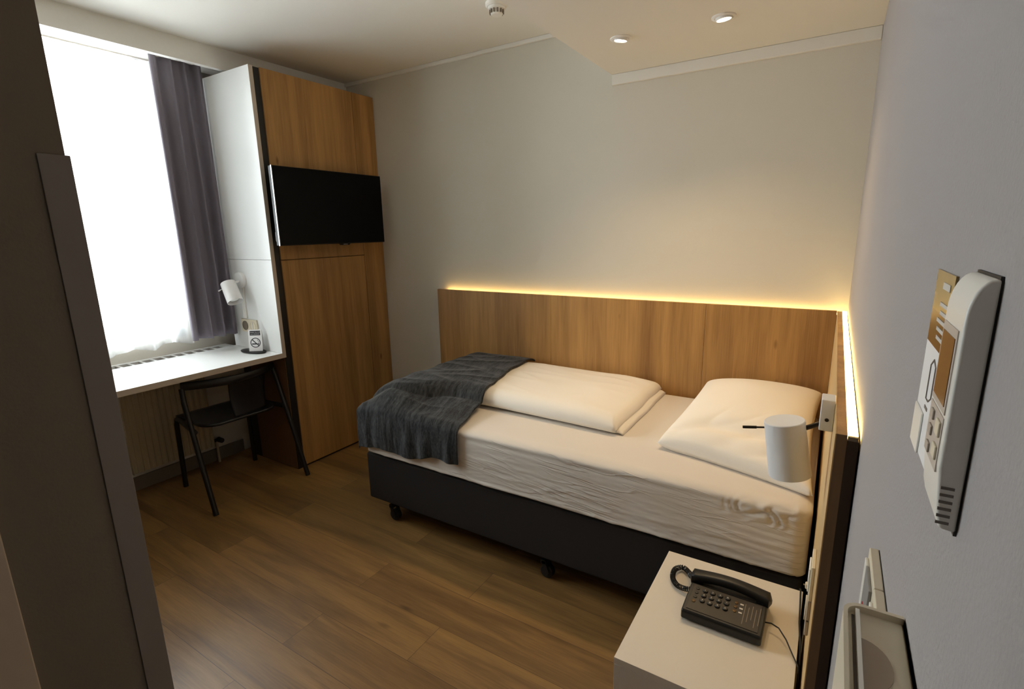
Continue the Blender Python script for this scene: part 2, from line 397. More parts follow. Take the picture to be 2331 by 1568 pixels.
d1 = struct('door_1', MB().box(XP, XP + 0.012, -2.64, -2.566, 0, 2.10).box(XP, XP + 0.012, -3.53, -3.46, 0, 2.10).box(XP, XP + 0.012, -3.46, -2.64, 2.03, 2.10), M['doorframe'], bevel=0.002)
MB().box(XP, XP + 0.006, -3.458, -2.642, 0.006, 2.028).build('leaf', M['doorframe'], d1)
tag(MB().prism([(XP + 0.003, -2.442), (XP + 0.003, -2.405), (XP - 0.034, -2.405), (XP - 0.034, YP), (XP, YP), (XP, -2.442)], 'Z', 0.0, 1.594)
    .build('corner_guard', M['guard'], bevel=0.001), 'grey plastic corner guard strip on the dark wall edge at left', 'corner guard')

# ------------------------------------------------------------------ wardrobe with white upright, desk
wd = thing('wardrobe', 'tall oak wardrobe in the corner behind the television', 'wardrobe', (-3.1, -0.45, 0))
MB().box(-3.36, -2.896, -0.83, -0.003, 0.014, 2.389).build('body', M['oak'], wd)
MB().box(XF - 0.02, XF, -0.832, -0.1895, 1.3375, 2.389).build('door', M['oak'], wd, bevel=0.0012)
MB().box(XF - 0.02, XF, -0.832, -0.1895, 0.014, 1.3325).build('door', M['oak'], wd, bevel=0.0012)
MB().box(XF - 0.02, XF, -0.1865, -0.003, 0.014, 2.389).build('filler_panel', M['oak'], wd, bevel=0.0012)
MB().box(-3.34, XF - 0.012, -0.825, -0.003, 0.0, 0.0135).build('plinth', M['black'], wd)
tag(MB().box(-3.36, XF - 0.009, -0.8735, -0.8305, 0.0, 2.387).build('side_strip', M['black'], wd), 'black side strip')
tag(MB().box(-3.27, XF - 0.014, -0.8775, -0.8738, 0.004, 0.744).build('side_panel', M['oak_dark'], wd), 'brown lower side panel')

dk = thing('desk', 'white built-in desk with tall upright panel under the window', 'desk', (-3.15, -1.6, 0))
top = MB().box(-3.385, XF - 0.0012, -2.4045, -0.874, 0.748, 0.778)
top.box(-3.47, -3.462, -2.405, -0.9, 0.748, 0.777); top.box(XW + 0.001, -3.47, -2.405, -0.9, 0.748, 0.777)
k = 0
while -0.96 - k * 0.058 > -2.38:
    yy = -0.96 - k * 0.058; top.box(-3.464, -3.384, yy - 0.007, yy + 0.007, 0.772, 0.777); k += 1
top.box(-3.464, -3.384, -0.96, -0.9, 0.760, 0.777)
top.build('desk_top', M['white'], dk)
MB().box(XF - 0.0012, XF, -2.405, -0.874, 0.748, 0.778).box(XF - 0.0012, XF, -0.8985, -0.874, 0.778, 2.389).build('edge_band', M['edge'], dk)
MB().box(-3.372, XF - 0.0012, -0.8985, -0.874, 0.779, 1.339).build('side_panel', M['white'], dk)
MB().box(-3.372, XF - 0.0012, -0.8985, -0.874, 1.341, 2.389).build('side_panel', M['white'], dk)

# ------------------------------------------------------------------ television
tv = thing('television', 'flat black television hung on the oak wardrobe', 'television', (-2.80, -0.49, 1.42))
MB().box(-2.805, -2.768, -0.898, -0.088, 1.421, 1.862).build('casing', M['bezel'], tv, bevel=0.004)
MB().box(-2.768, -2.7665, -0.893, -0.093, 1.428, 1.857).build('screen', M['screen'], tv)
MB().box(-2.7765, -2.7685, -0.9012, -0.8985, 1.421, 1.862).build('rim', M['silver'], tv)
lg = MB().prism([(-0.475, 1.421), (-0.465, 1.412), (-0.405, 1.412), (-0.395, 1.421)], 'X', -2.785, -2.7655)
lg.build('emblem_tab', M['bezel'], tv)
MB().box(-2.7655, -2.765, -0.452, -0.418, 1.4155, 1.4185).build('emblem', M['silver'], tv)
br = MB().box(-2.873, -2.860, -0.58, -0.40, 1.55, 1.73).box(-2.86, -2.805, -0.53, -0.45, 1.60, 1.68)
br.build('wall_mount', M['black'], tv)
tag(MB().box(-2.835, -2.806, -0.880, -0.845, 1.445, 1.50).build('connector_box', M['greyplast'], tv, bevel=0.003), 'pale connector box')

# ------------------------------------------------------------------ curtains
def curtain(name, mat, x0, y0, y1, z0, z1, folds, amp, solid, hem=0.0, bump=None, taper=0.0):
    def fn(u, v):
        z = z1 + (z0 - z1) * v
        yc = y0 + (y1 - y0) * u
        ph = 2 * PI * folds * u + 0.7 * N(u * 5, v * 1.2, 3.1) * (0.4 + v)
        a = amp * (0.55 + 0.45 * v) * (1 + 0.5 * N(u * 7.0, 9.0))
        x = x0 + a * math.sin(ph) + 0.3 * a * math.sin(2.3 * ph + 1.0)
        y = yc + 0.35 * a * math.cos(ph) * (1 if 0.02 < u < 0.98 else 0)
        if bump: 
            d = bump(yc, v); x += d
        if v > 0.93: z += hem * math.sin(ph * 0.5 + 1) * (v - 0.93) / 0.07
        return (x, y, z)
    return MB().grid(fn, int(folds * 16), 36).build(name, mat, None, smooth=True, angle=180, solid=solid)
c1 = curtain('curtain', M['curtain'], -3.318, -1.185, -0.916, 0.868, 2.4495, 3.4, 0.034, 0.004)
tag(c1, 'grey violet blackout curtain gathered beside the white upright panel', 'curtain')
def flap(y, v):
    return 0.05 * math.exp(-((y + 1.50) / 0.035) ** 2) * sstep(0.90, 0.99, v)
c2 = curtain('sheer_curtain', M['sheer'], -3.445, -2.39, -0.93, 0.845, 2.4435, 13.0, 0.018, 0.0, 0.014, flap)
tag(c2, 'white sheer curtain glowing with daylight across the window', 'curtain')
rl = MB().box(-3.475, -3.255, -2.395, -0.90, 2.4505, 2.452)
rl.box(-3.45, -3.44, -2.395, -0.90, 2.444, 2.4505)
tag(rl.build('curtain_track', M['plastic']), 'white curtain track above the sheer curtain', 'curtain track')

# ------------------------------------------------------------------ radiator
ra = thing('radiator', 'cream panel radiator under the desk behind the chair', 'radiator', (-3.46, -1.32, 0.12))
rb = MB()
ry0, ry1, nrib = -1.56, -1.10, 14
prof = []
for i in range(nrib * 4 + 1):
    y = ry0 + (ry1 - ry0) * i / (nrib * 4); ph = i % 4
    prof.append((y, -3.436 if ph in (1, 2) else -3.442))
poly = [(x, y) for y, x in prof] + [(-3.475, ry1), (-3.475, ry0)]
rb.prism(poly, 'Z', 0.125, 0.60)
rb.build('panel', M['rad'], ra)
for yy in (ry0 - 0.006, ry1): MB().box(-3.48, -3.432, yy, yy + 0.006, 0.12, 0.605).build('side_cover', M['rad'], ra, bevel=0.003)
g = MB().box(-3.48, -3.434, ry0, ry1, 0.60, 0.606)
g.build('top_grille', M['rad'], ra)
vv = MB().cyl((-3.455, ry1 + 0.006, 0.155), (-3.455, ry1 + 0.05, 0.155), 0.011, n=16)
vv.cyl((-3.455, ry1 + 0.045, 0.155), (-3.415, ry1 + 0.045, 0.155), 0.019, 0.016, 20)
vv.build('valve', M['darksteel'], ra, smooth=True)
for yy in (ry0 + 0.08, ry1 - 0.11): MB().box(XW + 0.0005, -3.475, yy, yy + 0.03, 0.2, 0.55).build('wall_bracket', M['rad'], ra)
MB().tube([(-3.455, ry1 + 0.03, 0.155), (-3.455, ry1 + 0.03, 0.0)], 0.008, 12).build('pipe', M['rad'], ra, smooth=True)

# ------------------------------------------------------------------ desk chair (own frame: +x is the back direction, y lateral)
ch = thing('desk_chair', 'black tubular desk chair pushed under the white desk', 'chair', (-3.066, -1.16, 0), -0.05)
CX = Matrix.Translation((-3.066, -1.16, 0)) @ Matrix.Rotation(-0.05, 4, 'Z')
def arc_rail(z, w, ends, bulge, n=25, rr=0.013):
    return [(ends + bulge * (1 - (2 * i / (n - 1) - 1) ** 2), -w + 2 * w * i / (n - 1), z) for i in range(n)]
for s in (-1, 1):
    MB(CX).tube([(0.29, 0.28 * s, 0.0), (0.175, 0.2742 * s, 0.34), (0.085, 0.268 * s, 0.60), (0.062, 0.262 * s, 0.675)], 0.0138, 14).build('leg', M['tube'], ch, smooth=True)
    lg = MB(CX).tube([(-0.213, 0.217 * s, 0.0), (-0.212, 0.212 * s, 0.40), (-0.20, 0.211 * s, 0.432), (-0.17, 0.213 * s, 0.440), (0.145, 0.262 * s, 0.440)], 0.0140, 14)
    lg.build('leg', M['tube'], ch, smooth=True)
rail = MB(CX)
rp = []
n = 28
rail_rings = []
for i in range(n + 1):
    t = 2 * i / n - 1
    x = 0.062 + 0.105 * (1 - t * t); y = 0.262 * t
    tx, ty = -0.21 * t, 0.262; L = math.hypot(tx, ty); nx, ny = ty / L, -tx / L
    ring = []
    for q in range(12):
        a = 2 * PI * q / 12; ring.append((x + nx * 0.012 * math.cos(a), y + ny * 0.012 * math.cos(a), 0.688 + 0.024 * math.sin(a)))
    rail_rings.append(ring)
rail.rings(rail_rings).build('top_rail', M['chair'], ch, smooth=True)
def shell(u, v):
    l = 0.06 + (u * 2 - 1) * (0.105 + 0.015 * (1 - v))
    t = l / 0.262
    x = 0.062 + 0.105 * (1 - t * t) - 0.02 * math.sin(v * PI) - 0.012 * v
    return (x, l, 0.69 - 0.24 * v)
MB(CX).grid(shell, 16, 10).build('backrest', M['chair'], ch, smooth=True, solid=0.009)
st = MB(CX)
def seat_fn(u, v):
    a = -0.225 + 0.40 * u; hw = 0.205 + 0.02 * u
    if u > 0.72: hw *= math.sqrt(max(0.0, 1 - ((u - 0.72) / 0.285) ** 2)) * 0.45 + 0.55
    l = (2 * v - 1) * hw
    z = 0.455 - 0.012 * math.sin(PI * v) * math.sin(PI * min(1, u * 1.1)) - 0.012 * max(0, 1 - u * 8)
    return (a, l, z)
st.grid(seat_fn, 24, 20).build('seat', M['chair'], ch, smooth=True, solid=0.014)

# ------------------------------------------------------------------ bed
bed = thing('bed', 'single box-spring bed with dark grey fabric base on castors', 'bed', (-1.05, -0.54, 0))
BX0, BX1, BY0, BY1 = -2.056, -0.06, -1.024, -0.06
MB().box(BX0, BX1, BY0, BY1, 0.108, 0.3655).build('base', M['basecloth'], bed, bevel=0.012, seg=3)
for x in (-1.925, -1.018, -0.22):
    for y in (-0.985, -0.13):
        f = MB(); f.lathe((x, y, 0.108), (0, 0, -1), [(0, 0.022), (0.004, 0.022), (0.005, 0.012), (0.035, 0.012)], 18)
        f.prism([(x - 0.006, 0.085), (x + 0.014, 0.085), (x + 0.030, 0.035), (x + 0.022, 0.020), (x + 0.008, 0.024)], 'Y', y - 0.022, y - 0.017)
        f.prism([(x - 0.006, 0.085), (x + 0.014, 0.085), (x + 0.030, 0.035), (x + 0.022, 0.020), (x + 0.008, 0.024)], 'Y', y + 0.017, y + 0.022)
        f.box(x - 0.008, x + 0.014, y - 0.022, y + 0.022, 0.072, 0.090)
        c = f.build('castor', M['rubber'], bed)
        w = MB(); w.lathe((x + 0.016, y - 0.016, 0.0305), (0, 1, 0), [(0, 0.02), (0.002, 0.028), (0.006, 0.030), (0.026, 0.030), (0.030, 0.028), (0.032, 0.02)], 26)
        w.build('wheel', M['rubber'], c, smooth=True)

def round_box(x0, x1, y0, y1, z0, z1, r, nx, ny, nz, disp=None, rz=None):
    """box surface lattice with rounded edges, then displaced along its normal"""
    rz = r if rz is None else rz
    idx = {}; vs = []; fs = []
    def vert(i, j, k):
        key = (i, j, k)
        if key in idx: return idx[key]
        def wr(t, n):           # pack more lattice lines near the ends
            t = t / n; return t
        p = Vector((x0 + (x1 - x0) * wr(i, nx), y0 + (y1 - y0) * wr(j, ny), z0 + (z1 - z0) * wr(k, nz)))
        q = Vector((min(max(p.x, x0 + r), x1 - r), min(max(p.y, y0 + r), y1 - r), min(max(p.z, z0 + rz), z1 - rz)))
        d = p - q
        # horizontal corner rounding with radius r, top and bottom edges with radius rz
        e = Vector((d.x / r, d.y / r, d.z / rz)); 
        if e.length > 1e-9:
            m = max(abs(e.x), abs(e.y), abs(e.z)); e2 = e.normalized() * m
            nn = e.normalized(); p = q + Vector((e2.x * r, e2.y * r, e2.z * rz))
        else: nn = Vector((0, 0, 1))
        if disp: p = p + nn * disp(p, nn)
        idx[key] = len(vs); vs.append(p); return idx[key]
    for i in range(nx):
        for j in range(ny):
            fs.append((vert(i, j, 0), vert(i, j + 1, 0), vert(i + 1, j + 1, 0), vert(i + 1, j, 0)))
            fs.append((vert(i, j, nz), vert(i + 1, j, nz), vert(i + 1, j + 1, nz), vert(i, j + 1, nz)))
    for i in range(nx):
        for k in range(nz):
            fs.append((vert(i, 0, k), vert(i + 1, 0, k), vert(i + 1, 0, k + 1), vert(i, 0, k + 1)))
            fs.append((vert(i, ny, k), vert(i, ny, k + 1), vert(i + 1, ny, k + 1), vert(i + 1, ny, k)))
    for j in range(ny):
        for k in range(nz):
            fs.append((vert(0, j, k), vert(0, j, k + 1), vert(0, j + 1, k + 1), vert(0, j + 1, k)))
            fs.append((vert(nx, j, k), vert(nx, j + 1, k), vert(nx, j + 1, k + 1), vert(nx, j, k + 1)))
    b = MB(); b.add(vs, fs); return b

ZM = 0.614
def sheet_disp(p, n):
    d = 0.0
    if n.z < -0.4: return 0.0
    if n.y < -0.3:      # long drag lines of the fitted sheet on the near side
        s = p.x * 1.0 + 2.1; h = p.z - 0.366
        a = N(s * 2.2 + 5, (h + 0.05 * s) * 34, 1.0); a = 1 - abs(a); a = a ** 14
        b = N(s * 1.3 + 9, (h + 0.07 * s) * 60, 4.0); b = (1 - abs(b)) ** 18
        low = 1 - sstep(0.05, 0.20, h)
        d += 0.0035 * a * (0.35 + 0.65 * low) + 0.0025 * b * (0.3 + 0.7 * low)
        # gathered ruffle under the top seam near the head end
        g = math.exp(-((p.x + 0.19) / 0.11) ** 2) * math.exp(-((h - 0.205) / 0.03) ** 2)
        d += g * 0.006 * math.sin(p.x * 95 + 9 * N(p.x * 14, h * 30))
        # loose horizontal folds below it
        g2 = math.exp(-((p.x + 0.2) / 0.16) ** 2) * math.exp(-((h - 0.10) / 0.06) ** 2)
        d += g2 * 0.0016 * math.sin(h * 210 + p.x * 10)
        d -= 0.003 * math.exp(-((h - 0.212) / 0.012) ** 2)
        d += 0.004 * math.exp(-((h - 0.016) / 0.010) ** 2)
    d += 0.002 * N(p.x * 4, p.y * 4, p.z * 4)
    return d
mt = round_box(-2.055, -0.052, -1.034, -0.058, 0.3665, ZM, 0.05, 300, 70, 44, sheet_disp, 0.022)
mo = mt.build('mattress', M['sheet'], None, smooth=True, angle=180)
tag(mo, 'thick mattress in a white fitted sheet on the dark bed base', 'mattress')

# folded duvet: two stacked layers of one folded quilt
def duvet_side(x):      # near edge of the duvet; wider where it disappears under the throw
    return -0.745 - 0.02 * sstep(-1.5, -0.8, x) * 1.0 - 0.17 * (1 - sstep(-1.95, -1.62, x))
def pillow_prof(d, r):   # rounded rise from an edge
    t = max(0.0, min(1.0, d / r)); return math.sqrt(max(0.0, 1 - (1 - t) ** 2))
def duvet_top(x, y, x1=-0.79, pad=0.0):
    dn = (y - duvet_side(x)) + pad; df = x - (-2.035) + pad; dh = (x1 - x) + pad; db = (-0.07 - y) + pad
    d = min(dn, df, dh * 0.8, db)
    if d <= 0: return 0.0
    h = 0.088 * pillow_prof(min(dn, db), 0.10) * pillow_prof(df, 0.12) * (0.55 + 0.45 * pillow_prof(dh, 0.30)) * pillow_prof(dh, 0.03)
    h += 0.007 * N(x * 3.1, y * 3.7, 2.0) * min(1, d * 8)
    h += 0.004 * (1 - abs(N(x * 2.0 + 3, y * 9 + x * 2, 5.0))) ** 5 * min(1, d * 8)
    return max(0.0, h)
def layer(lo, hi, x1, y_in, wob):
    """closed lens-shaped layer between the fractions lo and hi of the duvet height"""
    b = MB(); nu, nv = 130, 60
    xs0, xs1 = -2.03, x1
    def pos(u, v):
        x = xs0 + (xs1 - xs0) * u
        x += wob * N(v * 4, 1.0, wob * 100) * sstep(0.8, 1.0, u)
        y0 = duvet_side(x) + y_in; y = y0 + (-0.072 - y0) * v
        return x, y
    def prof_edge(u, v):
        return min(1.0, min(u, 1 - u) * 40, min(v, 1 - v) * 22)
    def topf(u, v):
        x, y = pos(u, v); e = math.sqrt(max(0, 1 - (1 - prof_edge(u, v)) ** 2))
        H = duvet_top(x, y, pad=0.02); mid = ZM + 0.002 + H * (lo + hi) / 2
        return (x, y, mid + H * (hi - lo) / 2 * e)
    def botf(u, v):
        x, y = pos(u, v); e = math.sqrt(max(0, 1 - (1 - prof_edge(u, v)) ** 2))
        H = duvet_top(x, y, pad=0.02); mid = ZM + 0.002 + H * (lo + hi) / 2
        return (x, y, mid - H * (hi - lo) / 2 * e)
    b.grid(topf, nu, nv); b.grid(botf, nu, nv); return b
dv = thing('duvet', 'white duvet folded lengthwise lying between throw and pillow', 'duvet', (-1.4, -0.4, ZM))
layer(0.0, 0.42, -0.768, 0.022, 0.004).build('lower_fold', M['linen'], dv, smooth=True, angle=180, weld=True)
layer(0.10, 1.0, -0.792, 0.0, 0.008).build('upper_fold', M['linen'], dv, smooth=True, angle=180, weld=True)

# pillow
PF = {(-1, -1): (-0.605, -0.795, 0.022), (1, -1): (-0.058, -0.945, 0.010), (-1, 1): (-0.565, -0.075, 0.082), (1, 1): (-0.058, -0.075, 0.10)}
def pil_plan(u, v):
    a = [PF[(-1, -1)], PF[(1, -1)], PF[(-1, 1)], PF[(1, 1)]]
    w = [(1 - u) * (1 - v) / 4, (1 + u) * (1 - v) / 4, (1 - u) * (1 + v) / 4, (1 + u) * (1 + v) / 4]
    x = sum(q[0] * t for q, t in zip(a, w)); y = sum(q[1] * t for q, t in zip(a, w)); z = sum(q[2] * t for q, t in zip(a, w))
    # sides drawn in between the corners
    x += -0.022 * u * (1 - v * v); y += -0.022 * v * (1 - u * u) * 0.8
    return x, y, z
def pil(u, v, top):
    u = u * 2 - 1; v = v * 2 - 1
    x, y, z = pil_plan(u, v)
    e = ((1 - u * u) * (1 - v * v)); f = max(0.0, e) ** 0.36
    if top:
        h = 0.112 * f + 0.012 * N(x * 5, y * 5, 1.5) * e
        # creases running in from the near corners
        wr = (1 - abs(N((x + y * 0.6) * 3.0, (y - 0.5 * x) * 8.0, 7.0))) ** 6
        h += -0.012 * wr * (1 - sstep(-0.85, -0.1, v)) * min(1, e * 5)
        h -= 0.026 * math.exp(-((v + 0.66 - 0.12 * u) / 0.10) ** 2) * sstep(-0.8, -0.2, u) * (1 - sstep(0.4, 0.95, u)) * f
        return (x, y, ZM + 0.004 + z + h)
    zb = ZM + 0.004 + z - 0.09 * f
    return (x, y, max(ZM + 0.003, zb))
pb = MB(); pb.grid(lambda u, v: pil(u, v, True), 80, 90); pb.grid(lambda u, v: pil(u, v, False), 80, 90)
po = pb.build('pillow', M['linen'], None, smooth=True, angle=180, weld=True)
tag(po, 'plump white pillow at the head of the bed', 'pillow')

# charcoal throw over the foot of the bed
def throw_height(x, y):
    H = duvet_top(x, y, pad=0.035)
    # cloth bridges softly from the duvet down to the mattress edge
    dn = y - duvet_side(x)
    soft = 0.03 * sstep(-0.30, 0.02, dn) if dn < 0 else 0.03
    foot = sstep(-2.075, -1.93, x)
    side = sstep(-1.05, -0.93, y)
    wide = 1 - sstep(-1.95, -1.60, x)
    H2 = max(H, soft * (0.15 + 0.85 * foot), 0.07 * wide * foot * (0.25 + 0.75 * side))
    return ZM + 0.014 + H2 + 0.004 * N(x * 6, y * 6, 8.0)
TX0, TYN, R = -2.070, -1.046, 0.035
def throw_pt(s, t):
    """s: arc length from the right edge to the foot end; t: arc length from the wall side to the near hem"""
    xr = -1.575 + 0.095 * sstep(0.15, 0.75, t) + 0.055 * sstep(0.65, 1.0, t) + 0.006 * N(t * 5, 3.3)
    x = xr - s; y = -0.066 - t
    px, py = x, y; drop = 0.0; nx = ny = 0.0
    ex = (TX0 + R) - x; ey = (TYN + R) - y
    dx = dy = 0.0
    if ex > 0:
        a = ex / R
        if a < PI / 2: px = TX0 + R - R * math.sin(a); dx = R * (1 - math.cos(a))
        else: px = TX0; dx = R + (ex - R * PI / 2)
    if ey > 0:
        a = ey / R
        if a < PI / 2: py = TYN + R - R * math.sin(a); dy = R * (1 - math.cos(a))
        else: py = TYN; dy = R + (ey - R * PI / 2)
    z = throw_height(max(px, TX0 + 0.004), max(py, TYN + 0.004))
    drop = max(dx, dy) + 0.10 * min(dx, dy)
    z -= drop
    rip = sstep(0.02, 0.14, max(dx, dy))
    if dy > 0.01: py -= rip * (0.007 + 0.0045 * math.sin(px * 46 + 4 * N(px * 6, 1.0)) + 0.006 * N(px * 26, z * 5))
    if dx > 0.01: px -= rip * (0.006 + 0.005 * math.sin(py * 34 + 2))
    # pile relief and long soft creases on top
    cre = (1 - abs(N(x * 2.2 + 4, y * 8 - x * 2, 2.0))) ** 4
    z += 0.006 * cre * (1 if max(dx, dy) < 0.005 else 0)
    return Vector((px, py, z))
def throw_fn(u, v):
    # the hem on the near side hangs lower towards the foot end
    s = u * 0.80; tmax = (1.04 - 0.066) + 0.165 + 0.045 * sstep(0.12, 0.45, u) + 0.006 * N(u * 7, 0.5)
    return throw_pt(s, v * tmax)
tb = MB().grid(throw_fn, 150, 190, uv=lambda u, v: (u * 0.8, v * 1.2))
to = tb.build('throw_blanket', M['throw'], None, smooth=True, angle=180, solid=0.007)
tag(to, 'charcoal velvety throw draped across the foot of the bed', 'throw blanket')

# ------------------------------------------------------------------ headboard (back run and head end) with LED strip behind its top edge
hb = thing('headboard', 'oak corner headboard panel with warm LED light along its top', 'headboard', (-1.2, -0.03, 0))
ZH, YH = 1.104, -1.66
XL = -2.345
seams = [XL, -1.477, -0.598, -0.0405]
for a, b2 in zip(seams[:-1], seams[1:]):
    MB().box(a + 0.0006, b2 - 0.0006, -0.048, -0.028, 0.02, ZH).build('back_panel', M['oak'], hb, bevel=0.0008)
MB().box(-0.0385, -0.0215, YH + 0.001, -0.0485, 0.02, ZH).build('side_panel', M['oak'], hb, bevel=0.0008)
tag(MB().box(-0.0405, -0.0386, YH, -0.0485, 0.02, ZH).build('face_veneer', M['oak_edge'], hb), 'pale face of the side panel')
tag(MB().box(-0.0386, -0.0215, YH - 0.0012, YH + 0.001, 0.02, ZH).build('end_edge', M['oak_dark'], hb), 'brown cut edge')
MB().box(-0.0213, -0.003, YH + 0.004, -0.03, 0.02, ZH - 0.012).box(XL + 0.01, -0.0215, -0.0278, -0.003, 0.02, ZH - 0.02).build('batten', M['spacer'], hb)
led = MB().box(-0.0205, -0.0045, YH + 0.012, -0.02, ZH - 0.0115, ZH - 0.0025)
led.box(XL + 0.055, -0.0225, -0.0225, -0.0085, ZH - 0.0195, ZH - 0.015)
tag(led.build('led_strip', M['led'], hb), 'glowing warm LED strip')
MB().box(-0.0205, -0.0045, YH + 0.004, YH + 0.0115, ZH - 0.0115, ZH - 0.004).build('led_end_cap', M['recess'], hb)

# ------------------------------------------------------------------ reading lamps
def spot_lamp(root, mount_fn, shade_c, axis, arm_from, switch_dir, arm_mat, sl=0.090):
    mount_fn(root)
    a = Vector(axis).normalized(); c = Vector(shade_c)
    t0 = c - a * 0.066; 
    sh = MB().lathe(t0, a, [(0.0, 0.0), (0.0, 0.041), (0.0015, 0.0425), (0.132, 0.045), (0.132, 0.043), (0.02, 0.0405), (0.02, 0.0)], 40)
    s = sh.build('shade', M['lampmetal'], root, smooth=True)
    MB().lathe(t0 + a * 0.075, a, [(0, 0.012), (0.02, 0.026), (0.04, 0.026), (0.045, 0.0)], 24).build('bulb', M['card'], root, smooth=True)
    d = Vector(switch_dir).normalized(); q = t0 + a * 0.018
    e = Vector(arm_from)
    ar = MB().cyl(q - d * 0.040, e, 0.0055, n=14); ar.build('arm', arm_mat, root, smooth=True)
    sw = MB().cyl(q + d * 0.040, q + d * 0.060, 0.0022, n=10).cyl(q + d * 0.060, q + d * sl, 0.0036, n=12)
    sw.build('switch_stem', arm_mat, root, smooth=True)
    # notch where the arm enters the cap of the shade
    MB().box(-0.008, 0.008, -0.004, 0.004, -0.0006, 0.0012)
    return s

l1 = thing('reading_lamp', 'white cylinder reading lamp above pillow on the headboard end', 'lamp', (-0.06, -1.45, 1.08))
def mount1(r):
    MB().box(-0.067, -0.0406, -1.476, -1.425, 1.040, 1.111).build('mount_box', M['lampmetal'], r, bevel=0.002)
    MB().lathe((-0.0535, -1.4758, 1.066), (0, -1, 0), [(0, 0.004), (0.001, 0.004), (0.001, 0.0)], 16).build('screw', M['darksteel'], r)
spot_lamp(l1, mount1, (-0.124, -1.452, 0.978), (0.17, 0.03, -1), (-0.066, -1.452, 1.047), (-1, 0, -0.17), M['darksteel'])
MB().box(-0.106, -0.092, -1.456, -1.448, 1.0405, 1.0455).build('hinge_tab', M['greyplast'], l1)

l2 = thing('desk_lamp', 'white cylinder wall lamp on the upright panel above desk', 'lamp', (-3.22, -0.92, 1.21))
def mount2(r):
    MB().lathe((-3.205, -0.8987, 1.212), (0, -1, 0), [(0, 0.05), (0.020, 0.05), (0.0225, 0.047), (0.0225, 0.0)], 36).build('mount_disc', M['lampmetal'], r, smooth=True)
    MB().box(-3.222, -3.188, -0.909, -0.8987, 0.972, 1.165).build('cable_cover', M['plastic'], r, bevel=0.002)
spot_lamp(l2, mount2, (-3.182, -0.985, 1.146), (0.52, -0.05, -0.85), (-3.198, -0.920, 1.208), (-0.74, -0.45, -0.42), M['lampmetal'], 0.076)

# sockets by the desk
so = thing('socket', 'cream double wall socket on the upright panel below lamp', 'socket', (-3.17, -0.9, 0.92))
MB().box(-3.255, -3.090, -0.9075, -0.8987, 0.885, 0.967).build('frame', M['cream'], so, bevel=0.002)
for xx in (-3.213, -3.132):
    MB().lathe((xx, -0.9082, 0.926), (0, -1, 0), [(0, 0.030), (0.002, 0.030), (0.002, 0.027), (-0.004, 0.026), (-0.004, 0.0)], 28).build('insert', M['recess'] if xx < -3.2 else M['cream'], so, smooth=True)
MB().box(-3.135, -3.129, -0.9125, -0.9085, 0.895, 0.955).build('rocker', M['plastic'], so)

# tray and no-smoking card on the desk
tr = MB(); cx0, cy0 = -3.080, -0.956
ring = lambda r1, r2, z: [(cx0 + r1 * math.cos(2 * PI * q / 36), cy0 + r2 * math.sin(2 * PI * q / 36), z) for q in range(36)]
tr.rings([ring(0.104, 0.050, 0.7785), ring(0.108, 0.053, 0.784), ring(0.104, 0.050, 0.786)])
tag(tr.build('tray', M['black'], None, smooth=True), 'small black oval tray on the desk under the card', 'tray')
ns = thing('no_smoking_card', 'white folded no smoking card standing on the black tray', 'sign', (-3.05, -0.98, 0.7787))
# card frame: local x along its width, local y leaning, facing the camera
cw, hh = 0.080, 0.132
aV = Vector((0.80, 0.60, 0)).normalized()            # width direction on the desk top
nV = Vector((0.60, -0.80, 0)).normalized()           # towards the viewer
p0 = Vector((-3.075, -0.985, 0.7872))
up = (Vector((0, 0, 1)) - nV * 0.14).normalized()
fn_ = aV.cross(up).normalized()
CM = Matrix((aV.to_4d(), up.to_4d(), fn_.to_4d(), (0, 0, 0, 1))).transposed()
CM[0][3], CM[1][3], CM[2][3] = p0.x, p0.y, p0.z
for r_ in range(3): CM[3][r_] = 0.0
cb = MB(CM).box(0, cw, 0, hh, -0.0006, 0.0)
cb.build('front_leaf', M['card'], ns)
up2 = (Vector((0, 0, 1)) + nV * 0.14).normalized()
topc = p0 + up * hh
bk = MB(); q0 = topc; q1 = topc + aV * cw; dwn = -up2 * hh * 1.0
bk.add([q0 - nV * 0.0008, q1 - nV * 0.0008, q1 + dwn - nV * 0.0008, q0 + dwn - nV * 0.0008, q0 - nV * 0.0016, q1 - nV * 0.0016, q1 + dwn - nV * 0.0016, q0 + dwn - nV * 0.0016],
       [(0, 1, 2, 3), (4, 7, 6, 5), (0, 4, 5, 1), (1, 5, 6, 2), (2, 6, 7, 3), (3, 7, 4, 0)])
bk.build('rear_leaf', M['card'], ns)
pr = MB(CM).box(0.009, cw - 0.009, hh - 0.035, hh - 0.007, 0.0, 0.0006)
ctr = (cw / 2, 0.052)
rg = []
for q in range(40):
    a = 2 * PI * q / 40; c_, s_ = math.cos(a), math.sin(a)
    rg.append([(ctr[0] + 0.030 * c_, ctr[1] + 0.030 * s_, 0.0), (ctr[0] + 0.030 * c_, ctr[1] + 0.030 * s_, 0.0006), (ctr[0] + 0.0255 * c_, ctr[1] + 0.0255 * s_, 0.0006), (ctr[0] + 0.0255 * c_, ctr[1] + 0.0255 * s_, 0.0)])
pr.rings(rg, closed=True)
bar = Matrix.Translation((ctr[0], ctr[1], 0)) @ Matrix.Rotation(-PI / 4, 4, 'Z')
pz = MB(CM @ bar).box(-0.027, 0.027, -0.0025, 0.0025, 0.0, 0.0006)
pr.xf = CM @ bar; pr.box(-0.027, 0.027, -0.0025, 0.0025, 0.0, 0.0006); pr.xf = CM
pr.box(ctr[0] - 0.021, ctr[0] + 0.012, ctr[1] - 0.011, ctr[1] - 0.004, 0.0, 0.0007)
